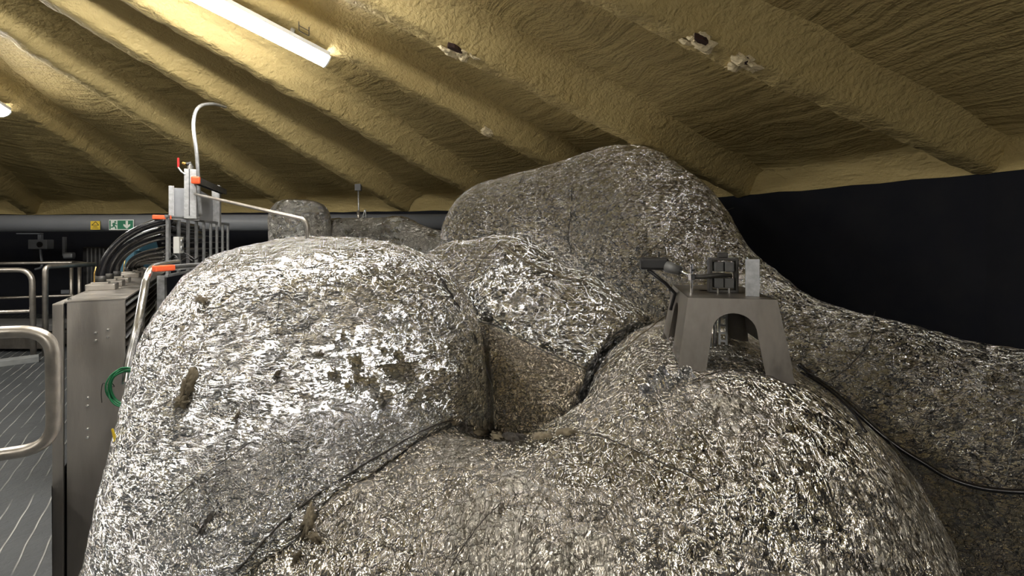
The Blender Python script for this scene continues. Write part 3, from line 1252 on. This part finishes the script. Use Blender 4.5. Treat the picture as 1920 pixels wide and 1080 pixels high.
# handrail pipe leaning beside the cabinet rack
pts = [W(334, 492, 3.3), W(308, 496, 3.1), W(287, 502, 2.94), W(276, 520, 2.84), W(270, 545, 2.80), W(258, 610, 2.70), W(246, 660, 2.66), W(240, 688, 2.64), W(236, 720, 2.62)]
gp = B()
gp.tube(spline(pts, 7), .021, 14)
tag(gp.obj('grab_pipe', 'chrome', None, tuple(pts[-1]), True), 'shiny bent steel pipe leaning in front of the cabinet rack bars', 'pipe')

# green wire coil
cc = W(238, 724, 2.60)
b = B()
rng = np.random.RandomState(2)
for q in range(9):
    pts = []
    ph, rx, rz = rng.uniform(0, 6), .078 + rng.uniform(-.012, .008), .098 + rng.uniform(-.014, .010)
    ox, oz = rng.uniform(-.008, .008), rng.uniform(-.008, .008)
    for k in range(36):
        a = 2 * math.pi * k / 36
        pts.append(cc + np.array((.9, .4, 0)) * (rx * math.cos(a) + ox) + ZV * (rz * math.sin(a) + oz) + np.array((.4, -.9, 0)) * (.01 * math.sin(2 * a + ph) + q * .002))
    b.tube(pts, .0042, 6, False, True)
coil = thing('wire_coil', 'coil of thin green wire hanging between the cabinet and the domed lobe', 'wire', cc)
b.obj('loops', 'green', coil, None, True)
pts = spline([cc + np.array((-.07, -.02, .03)), W(214, 725, 2.62), W(203, 722, 2.70), W(193, 719, 2.76), W(190, 735, 2.77), W(191, 755, 2.77)], 6)
b = B()
b.tube(pts, .0022, 6)
b.obj('loose_end', 'dark_steel', coil, None, True)

# yellow clip at the foil edge
q, n = trace(f_front, 226, 822)
yc = W(214, 816, float(q[1]))
b = B()
b.box(yc, (.014, .006, .055), (np.array((.95, 0, .3)), np.array((0, 1., 0)), np.array((-.3, 0, .95))), .003, .6)
b.tube([yc - ZV * .02, (yc + q) / 2 - ZV * .02, q], .006, 6)
tag(b.obj('cable_clip', 'yellow', None, tuple(yc)), 'tiny yellow clip stuck to the left edge of the domed lobe', 'clip')

# ------------------------------------------------------------------ pedestal bracket on the right lobe
FLz = ZC - .228
tFL, tFR = np.array((.697, 1.90)), np.array((1.012, 1.83))
e0 = (tFR - tFL)
wid = np.linalg.norm(e0)
e0 /= wid
e1_ = np.array((-e0[1], e0[0]))
PX, PY = np.array((*e0, 0)), np.array((*e1_, 0))
dep = .56
PAX = (PX, PY, ZV)


def pp(x, y, z):
    """pedestal frame: x across, y back from the front top edge, z up from the top plate"""
    return np.array((tFL[0], tFL[1], FLz)) + PX * x + PY * y + ZV * z


# foot height from the foil under every corner
def drop(p):
    q = np.array(p, float)
    for _ in range(200):
        d = float(f_front((q - np.array((0, 0, ZC))).astype(np.float32)[None])[0])
        if d < .002:
            break
        q = q - ZV * max(d * .6, .002)
        if q[2] < .2:
            break
    return q[2]


ped = thing('steel_pedestal', 'stained stainless steel pedestal with arched opening standing on the right foil lobe', 'pedestal', pp(wid / 2, dep / 2, -.3))
b = B()
b.box(pp(wid / 2, dep / 2, -.003), (wid, dep, .006), PAX, .002)
tag(b.obj('top_plate', 'stainless_dark', ped), 'flat dark top plate')
FL_ = .045


def side_plate(name, x0, x1, org, ex, out, legs, arch=True):
    """flared side: top edge from 0..L, two legs of width legs, arch between; out = outward flare at the foot"""
    L = x1 - x0
    n = 14
    hL, hR = legs['h0'], legs['h1']
    fl = legs['flare']
    wl, wr = legs['w0'], legs['w1']
    a0 = wl
    a1 = L - wr
    top = -.055
    sp = -.13
    bb = B()
    P3 = lambda x, z: org + ex * x + ZV * z + out * FL_ * (-z / .28)
    arc = [((a0 + a1) / 2 + (a1 - a0) / 2 * math.cos(math.pi * k / n), sp + (top - sp) * math.sin(math.pi * k / n)) for k in range(n + 1)]
    inner = [(L - wr + fl * .6, -hR)] + arc + [(wl - fl * .6, -hL)]
    outer = [(L + fl, -hR), (L + fl * -sp / hR, sp)]
    m = len(inner) - 2
    outer += [(L * (1 - (k - 1) / (m - 3)), 0) for k in range(1, m - 1)]
    outer += [(-fl * -sp / hL, sp), (-fl, -hL)]
    rows = []
    for th in (0, .005):
        rows.append([[bb.bm.verts.new(P3(x, z) - out * th) for x, z in q] for q in (outer, inner)])
    for th in (0, 1):
        o_, i_ = rows[th]
        for k in range(len(o_) - 1):
            bb.bm.faces.new((o_[k], o_[k + 1], i_[k + 1], i_[k]))
    for q in (0, 1):
        for k in range(len(outer) - 1):
            bb.bm.faces.new((rows[0][q][k], rows[0][q][k + 1], rows[1][q][k + 1], rows[1][q][k]))
    for k in (0, -1):
        bb.bm.faces.new((rows[0][0][k], rows[0][1][k], rows[1][1][k], rows[1][0][k]))
    return bb.obj(name, 'stainless_dark', ped)


def foot(x, y):
    p = pp(x, y, -.10)
    return FLz - drop(p) + .012


hFL, hFR, hBL, hBR = foot(-.04, -.04), foot(wid + .04, -.04), foot(-.04, dep + .04), foot(wid + .04, dep + .04)
print('FEET', hFL, hFR, hBL, hBR)
side_plate('front_plate', 0, wid, pp(0, 0, 0), PX, -PY, dict(h0=hFL, h1=hFR, flare=FL_ * 1.0, w0=.085, w1=.075))
side_plate('rear_plate', 0, wid, pp(0, dep, 0), PX, PY, dict(h0=hBL, h1=hBR, flare=FL_ * 1.0, w0=.085, w1=.075))
side_plate('side_plate', 0, dep, pp(0, 0, 0), PY, -PX, dict(h0=hFL - .03, h1=hBL - .03, flare=FL_ * .9, w0=.20, w1=.20))
side_plate('side_plate', 0, dep, pp(wid, 0, 0), PY, PX, dict(h0=hFR - .05, h1=hBR - .05, flare=FL_ * .9, w0=.20, w1=.20))
b = B()
b.box(pp(.26, .10, .075), (.052, .006, .15), PAX, .001)
b.box(pp(.26 + .023, .118, .072), (.006, .04, .145), PAX, .001)
tag(b.obj('stub_post', 'galv', ped), 'bright galvanised angle stub')
# rod and channel inside
for nm, x, r, mt in (('inner_tube', .115, .026, 'galv'), ('inner_rod', .155, .008, 'chrome')):
    p = pp(x, .30, 0)
    z = drop(pp(x, .30, -.08))
    q = p.copy()
    q[2] = z - .004
    b = B()
    b.cyl(p, q, r, 14)
    b.obj(nm, mt, ped, None, True)
p = pp(.20, .36, 0)
zz = drop(pp(.20, .36, -.08))
b = B()
for k in range(7):
    zc = FLz - .02 - k * .036
    if zc - .01 > zz:
        b.box(np.array((p[0], p[1], zc)), (.03, .006, .010), PAX)
hh = FLz - zz
for sx in (-.015, .015):
    b.box(np.array((p[0], p[1], FLz - hh / 2)) + PX * sx, (.008, .012, hh), PAX)
b.obj('slotted_channel', 'galv', ped)

# clamp and sensor on the plate
cl = thing('pipe_clamp', 'black rectangular clamp with two split blocks on top of the steel pedestal', 'clamp', pp(.155, .30, 0))
cx_, cy_ = .175, .24
H = .150
b = B()
w_, t_ = .105, .012
for x, z, sx, sz in ((-w_ / 2, H / 2, t_, H), (w_ / 2, H / 2, t_, H), (0, t_ / 2, w_, t_), (0, H - t_ / 2, w_, t_)):
    b.box(pp(cx_ + x, cy_, z), (sx, .06, sz), PAX, .003)
b.obj('bracket_frame', 'dark_steel', cl)
for z in (.042, .112):
    for x in (-.021, .021):
        b = B()
        b.box(pp(cx_ + x, cy_, z), (.038, .07, .042), PAX, .004)
        b.obj('clamp_block', 'steel_dull', cl)
for x in (-.025, .02):
    b = B()
    b.cyl(pp(cx_ + x, cy_ - .03, .0), pp(cx_ + x, cy_ - .03, .022), .005, 8)
    b.obj('bolt', 'chrome', cl)
b = B()
b.box(pp(cx_, cy_, H + .012), (.04, .03, .024), PAX, .004)
b.obj('cap_nut', 'dark_steel', cl)
b = B()
b.tube([pp(cx_ + .03, cy_ - .04, .076), pp(cx_ - .03, cy_ - .045, .078), pp(cx_ - .085, cy_ - .05, .070), pp(cx_ - .13, cy_ - .05, .068)], [.006, .012, .010, .010], 10)
b.obj('clamp_rod', 'dark_steel', cl, None, True)
b = B()
b.cyl(pp(cx_ - .135, cy_ - .05, .0), pp(cx_ - .135, cy_ - .05, .125), .006, 8)
b.cyl(pp(cx_ - .135, cy_ - .05, .055), pp(cx_ - .135, cy_ - .05, .082), .016, 6)
b.cyl(pp(cx_ - .135, cy_ - .05, .092), pp(cx_ - .135, cy_ - .05, .102), .012, 6)
b.obj('stud', 'chrome', cl)

sn = thing('sensor_head', 'black box shaped sensor with a conical snout held on a rod beside the pedestal clamp', 'sensor', pp(-.02, .26, .11))
sc_ = pp(cx_ - .285, cy_ + .03, .120)
b = B()
b.box(sc_, (.125, .06, .056), PAX, .012)
b.obj('housing', 'black', sn)
p0 = sc_ + PX * .055 - PY * .02 - ZV * .012
p1 = pp(cx_ - .175, cy_ - .035, .092)
b = B()
b.tube([p0, p0 + (p1 - p0) * .9], [.027, .020], 14)
b.obj('snout', 'steel_dull', sn, None, True)
b = B()
b.cyl(p0 + (p1 - p0) * .85, pp(cx_ - .135, cy_ - .05, .070), .0085, 10)
b.obj('rod', 'chrome', sn, None, True)
b = B()
b.cyl(sc_ + ZV * .028 + PX * .02, sc_ + ZV * .055 + PX * .02, .004, 8)
b.obj('pin', 'dark_steel', sn)
b = B()
b.tube([sc_ - ZV * .026 - PX * .03, pp(-.06, .30, .03), pp(-.012, .34, -.02), pp(-.03, .36, -.10)], .008, 8)
b.obj('lead', 'black', sn, None, True)

# black cable over the lobe to the right edge
pix = [(1497, 684), (1530, 712), (1572, 742), (1610, 776), (1648, 810), (1688, 840), (1730, 866), (1775, 893), (1830, 911), (1880, 918), (1925, 920), (1990, 920)]
pts = []
for x, y in pix:
    h = trace(f_all if x < 1560 else f_duct, x, y)
    pts.append(h[0] + h[1] * .024)
tag(B().tube(spline(pts, 8), .0125, 10).obj('black_cable', 'rubber', None, tuple(pts[0]), True), 'black cable trailing from the pedestal over the foil to the right edge', 'cable')
pix = [(1500, 700), (1545, 728), (1590, 768), (1620, 812)]
tag(B().tube(spline([trace(f_all, x, y)[0] + trace(f_all, x, y)[1] * .007 for x, y in pix], 8), .005, 8).obj('thin_cable', 'rubber', None, tuple(trace(f_all, 1500, 700)[0]), True), 'short thin black cable lying just below the thicker one beside the pedestal', 'cable')

# ------------------------------------------------------------------ handrails
def rail(name, runs, label, loc, r=.0242):
    root = thing(name, label, 'handrail', loc, 'steel tube handrails of the walkway')
    for nm, pts, rr in runs:
        B().tube(pts, rr, 16).obj(nm, 'rail', root, None, True)
    return root


Y0 = 1.96
a = W(-260, 616, Y0)
hz = W(0, 616, Y0)[2] - .024 + .0
c_top, c_bot = W(98, 616, Y0), W(98, 848, Y0)
lft = W(-330, 616, 1.75)
lftb = lft.copy()
zt = W(0, 617, Y0)[2] - .004
zb = W(0, 845, Y0 - .02)[2]
lft[2] = zt
lftb[2] = zb - .03
loop = arc_path([lft, np.array((W(110, 616, Y0)[0] - .025, Y0, zt)), np.array((W(104, 848, Y0)[0] - .025, Y0 + .02, zb)), lftb], .11, 9)
pst = lft.copy()
pst[2] = 0
rail('handrail', [('hoop', loop, .0245), ('post', [lft - ZV * .02 + np.array((.0, 0, 0)), pst], .0242), ('lower_bar', [lftb, lftb + np.array((-.2, .05, 0))], .02)], 'nearest rounded handrail hoop at the left edge, in front of the steel cabinet', tuple(pst))
# middle hoop
Y1 = 5.9
zt = W(0, 506, Y1)[2]
x1 = W(60, 505, Y1)[0]
pB = [np.array((x1 - 1.6, Y1 - .25, zt)), np.array((x1, Y1, zt)), np.array((x1 + .02, Y1, .0))]
rail('handrail', [('hoop', arc_path(pB, .16, 8), .030), ('mid_bar', [np.array((x1 - 1.6, Y1 - .25, W(0, 588, Y1)[2])), np.array((x1, Y1, W(60, 583, Y1)[2]))], .022)], 'handrail hoop with a mid bar standing beyond the near hoop, left of a lone post', (x1, Y1, 0))
xp = W(85, 500, 6.0)[0]
pz = W(85, 500, 6.0)[2]
rail('handrail', [('post', arc_path([np.array((xp + .09, 6.6, pz)), np.array((xp, 6.0, pz)), np.array((xp, 6.0, 0))], .06), .030), ('top_bar', [np.array((xp + .09, 6.6, pz)), np.array((W(137, 495, 7.7)[0], 7.7, pz - .02))], .02)], 'handrail with a lone thick post just right of the middle hoop', (xp, 6.0, 0))
Y2 = 7.9
zt = W(0, 492, Y2)[2]
xr = W(138, 490, Y2)[0]
runs = [('top_bar', [np.array((W(-120, 494, Y2)[0], Y2 - .15, zt - .03)), np.array((xr, Y2, zt))], .026), ('mid_bar', [np.array((W(-120, 494, Y2)[0], Y2 - .15, W(0, 562, Y2)[2])), np.array((xr, Y2, W(0, 554, Y2)[2]))], .022)]
for px in (137, 152):
    x = W(px, 500, Y2 + .05)[0]
    runs.append(('post', [np.array((x, Y2 + .02, zt)), np.array((x, Y2 + .02, 0))], .026))
rail('handrail', runs, 'farthest handrail with two close posts, in front of the dark wall', (xr, Y2, 0))

# low steps and kick plate at the far end of the walkway
st = thing('steel_step', 'dull brown steel step block at the far end of the walkway, behind the near hoop', 'step', W(20, 640, 6.4) * np.array((1, 1, 0)))
b = B()
b.box(np.array((W(0, 620, 6.7)[0], 6.75, .26)), (1.9, .5, .09), None, .01)
b.obj('upper_tread', 'steel_dull', st)
b = B()
b.box(np.array((W(0, 640, 6.45)[0], 6.45, .12)), (1.7, .5, .16), None, .01)
b.obj('lower_tread', 'stainless_dark', st)
b = B()
b.box(np.array((W(0, 640, 6.7)[0], 6.8, .11)), (1.7, .4, .22), None, .01)
b.obj('riser', 'black', st)
kp = B()
A0, A1 = W(-60, 684, 5.35), W(73, 674, 5.75)
kd = A1 - A0
kd[2] = 0
kl = np.linalg.norm(kd)
kd /= kl
kp.box(np.array(((A0[0] + A1[0]) / 2, (A0[1] + A1[1]) / 2, .035)), (kl, .16, .07), (kd, np.cross(ZV, kd), ZV), .006)
tag(kp.obj('kick_plate', 'toe', None, ((A0[0] + A1[0]) / 2, (A0[1] + A1[1]) / 2, 0)), 'pale grey kick plate lying across the deck in front of the steel step', 'plate')

# ------------------------------------------------------------------ things at the far wall
pA, pB_ = W(-240, 420, 7.35), W(850, 416.5, 7.72)
gp = B()
gp.tube([pA, pA + (pB_ - pA) * .5, pB_], .132, 24)
tag(gp.obj('grey_pipe', 'pipe_grey', None, tuple((pA + pB_) / 2), True), 'long straight grey pipe running level along the far wall under the foam', 'pipe')
pd = (pB_ - pA)
pd /= np.linalg.norm(pd)
pnm = np.array((pd[1], -pd[0], 0))
pnm /= np.linalg.norm(pnm)
SAX = (pd, ZV, pnm)


def pipe_pt(px, py):
    """point in the sign plane in front of the pipe"""
    best = None
    for f in np.linspace(0, 1, 4001):
        q = pA + (pB_ - pA) * f + pnm * .148
        e = abs(CX + F * q[0] / q[1] - px)
        if best is None or e < best[0]:
            best = (e, q)
    q = best[1].copy()
    q[2] = ZC - (py - HY) / F * q[1]
    return q


sg = thing('exit_sign', 'green emergency exit sign with running man and down arrow, on the grey pipe', 'sign', pipe_pt(227.5, 421.5))
c = pipe_pt(227.5, 421.5)
sw = 45 / F * c[1]
sh = 19.5 / F * c[1]


def sp(x, y, d=0.0):
    return c + pd * x * sw + ZV * y * sh + pnm * d


def quad(x0, y0, x1, y1, d, th, par, name, mat, label=None):
    b = B()
    b.prism([(0, 0), ((x1 - x0) * sw, 0), ((x1 - x0) * sw, (y1 - y0) * sh), (0, (y1 - y0) * sh)], sp(x0, y0, d), SAX, th)
    o = b.obj(name, mat, par)
    if label:
        tag(o, label)
    return o


def poly2(pts, d, th, par, name, mat, label=None):
    b = B()
    b.prism([(x * sw, y * sh) for x, y in pts], sp(0, 0, d), SAX, th)
    o = b.obj(name, mat, par)
    if label:
        tag(o, label)
    return o


quad(-.5, -.5, .5, .5, -.006, .006, sg, 'board', 'sign_white')
quad(-.155, -.42, .47, .42, 0, .002, sg, 'green_field', 'sign_green')
quad(-.48, -.42, -.43, .42, 0, .002, sg, 'door_strip', 'sign_green')
# running man, five strokes joined in one figure
b = B()


def stroke(pts, w):
    for (x0, y0), (x1, y1) in zip(pts[:-1], pts[1:]):
        a = np.array((x0 * sw, y0 * sh))
        e = np.array((x1 * sw, y1 * sh))
        n = np.array((-(e - a)[1], (e - a)[0]))
        n = n / np.linalg.norm(n) * w * sh / 2
        b.prism([tuple(a + n), tuple(e + n), tuple(e - n), tuple(a - n)], sp(0, 0, .0005), SAX, .002)


stroke([(-.27, .14), (-.31, -.10)], .17)
stroke([(-.36, .02), (-.33, .15), (-.26, .14), (-.21, .0), (-.17, .02)], .085)
stroke([(-.31, -.08), (-.25, -.18), (-.21, -.40)], .11)
stroke([(-.31, -.08), (-.34, -.22), (-.42, -.22)], .11)
b.prism([(-.245 * sw + .09 * sh * math.cos(a), .28 * sh + .09 * sh * math.sin(a)) for a in [2 * math.pi * k / 14 for k in range(14)]], sp(0, 0, .0005), SAX, .002)
tag(b.obj('running_man', 'sign_green', sg), 'green running man symbol')
poly2([(.18, .38), (.27, .38), (.27, -.02), (.36, .08), (.36, -.10), (.225, -.38), (.09, -.10), (.09, .08), (.18, -.02)], .002, .002, sg, 'arrow', 'sign_white', 'white down arrow')

c = pipe_pt(178.5, 422.5)
sw = 17 / F * c[1]
sh = 16 / F * c[1]
ys = thing('warning_sign', 'small yellow warning sign with black triangle, left of the exit sign', 'sign', c)
quad(-.5, -.5, .5, .5, -.006, .006, ys, 'board', 'yellow')
b = B()
for T in (((-.38, .02), (.05, .42)), ((.05, .42), (.38, .02)), ((-.38, .02), (.38, .02))):
    a = np.array((T[0][0] * sw, T[0][1] * sh))
    e = np.array((T[1][0] * sw, T[1][1] * sh))
    n = np.array((-(e - a)[1], (e - a)[0]))
    n = n / np.linalg.norm(n) * .035 * sh
    b.prism([tuple(a + n), tuple(e + n), tuple(e - n), tuple(a - n)], sp(0, 0, 0), SAX, .002)
b.obj('triangle', 'sign_dark', ys)
for y, x0, x1 in ((-.16, -.2, .2), (-.34, -.32, .36)):
    quad(x0, y - .03, x1, y + .03, 0, .002, ys, 'text_line', 'sign_dark')

# wall boxes
YW = 8.7
bx = thing('wall_box', 'grey box with a round dark port on the far wall, under the pipe at left', 'box', W(76, 458, YW))
b = B()
b.box(W(77, 458, YW), (.34, .14, .17), None, .012)
b.obj('body', 'box_grey', bx)
b = B()
p = W(75, 458.5, YW - .07)
b.cyl(p, p - np.array((0, .012, 0)), .052, 18)
b.obj('port', 'black', bx)
b = B()
b.tube(spline([W(76, 467, YW), W(77, 480, YW), W(79, 495, YW - .02), W(76, 502, YW), W(66, 505, YW)], 6), .02, 8)
b.obj('conduit', 'box_grey', bx, None, True)
b = B()
b.box(W(76, 446, YW + .02), (.06, .05, .12), None, .004)
b.box(W(56, 438, YW), (.42, .08, .02), None, .004)
b.obj('hanger', 'box_grey', bx)
eb = thing('wall_lamp', 'small unlit white bulkhead lamp on the far wall, right of the round port box', 'lamp', W(130, 479, 8.6))
b = B()
b.box(W(130, 479, 8.6), (.17, .08, .085), None, .02)
b.obj('cover', 'panel_grey', eb)
b = B()
b.box(W(130, 479, 8.64), (.19, .03, .11), None, .006)
b.obj('back_plate', 'box_grey', eb)
b = B()
b.box(W(121, 462, 8.66), (.05, .04, .34), None, .004)
b.obj('trunking', 'box_grey', eb)
tag(B().box(W(125, 547, 8.5), (.16, .06, .07), None, .01).obj('wall_socket', 'box_grey', None, tuple(W(125, 547, 8.5))), 'faint grey socket low on the far wall behind the farthest handrail', 'socket')
gr = thing('wall_grille', 'dark ribbed panel on the far wall behind the black hoses', 'panel', W(190, 505, 8.4))
b = B()
b.box(W(195, 505, 8.46), (.72, .04, .78), None, .01)
b.obj('back_panel', 'black', gr)
for q in range(9):
    b = B()
    b.box(W(166 + q * 7.5, 505, 8.42), (.03, .05, .74), None, .006)
    b.obj('rib', 'steel_dull', gr)
tb = thing('teal_bin', 'dull teal plastic bin half hidden behind the arching black hoses', 'bin', W(248, 560, 6.9) * np.array((1, 1, 0)))
bz = W(0, 470, 6.9)[2]
b = B()
b.box(np.array((W(248, 500, 6.9)[0], 6.9, bz / 2)), (.36, .4, bz), None, .03, 1.12)
b.obj('body', 'teal', tb)
b = B()
b.box(np.array((W(262, 500, 6.9)[0], 6.9, bz + .07)), (.30, .40, .16), None, .04, .85)
b.obj('lid', 'teal', tb)

# hanger rod from the rafter to the far pipe
hp = rafter_pt(67.1, s_at(3, 672), .03)
hr = thing('hanger_rod', 'threaded hanger rod with grey beam clamp between the roof rafter and the far pipe', 'hanger', hp)
b = B()
b.box(hp + np.array((0, 0, -.03)), (.09, .07, .18), None, .006)
b.obj('beam_clamp', 'steel_dull', hr)
zb_ = W(0, 412, float(hp[1]))[2]
b = B()
b.cyl(hp - ZV * .1, np.array((hp[0] + .01, hp[1], zb_ - .05)), .011, 10)
b.obj('rod', 'galv', hr, None, True)
b = B()
b.cyl(np.array((hp[0] + .02, hp[1] - .02, zb_ - .05)), np.array((hp[0] + .005, hp[1] - .02, hp[2] - .42)), .024, 10)
b.obj('sleeve', 'rail', hr, None, True)
b = B()
b.tube(arc_path([np.array((hp[0] + .05, hp[1] - .02, zb_ - .03)), np.array((hp[0] + .11, hp[1] - .02, zb_ + .16)), np.array((hp[0] + .13, hp[1] - .02, zb_ - .03))], .03), .010, 8)
b.tube([np.array((hp[0] + .03, hp[1] - .02, zb_ + .02)), np.array((hp[0] + .14, hp[1] - .02, zb_ + .06))], .008, 8)
b.obj('pipe_hook', 'galv', hr, None, True)

# ------------------------------------------------------------------ camera
cam = bpy.data.cameras.new('camera')
cam.sensor_width = 36
cam.sensor_fit = 'HORIZONTAL'
cam.lens = 36 * F / 1920
cam.shift_y = (HY - 540) / 1920
cam.clip_start = .05
co = bpy.data.objects.new('camera', cam)
co.location = (0, 0, ZC)
co.rotation_euler = (math.pi / 2, 0, 0)
C.objects.link(co)
sc = bpy.context.scene
sc.camera = co
wd = bpy.data.worlds.new('world')
sc.world = wd
wd.use_nodes = True
wd.node_tree.nodes['Background'].inputs[0].default_value = (.02, .02, .022, 1)
sc.view_settings.view_transform = 'Standard'
sc.view_settings.look = 'None'
sc.view_settings.gamma = 1
sc.view_settings.exposure = 0.95
sc.cycles.max_bounces = 6
sc.cycles.diffuse_bounces = 4
sc.cycles.glossy_bounces = 4
sc.cycles.transmission_bounces = 2
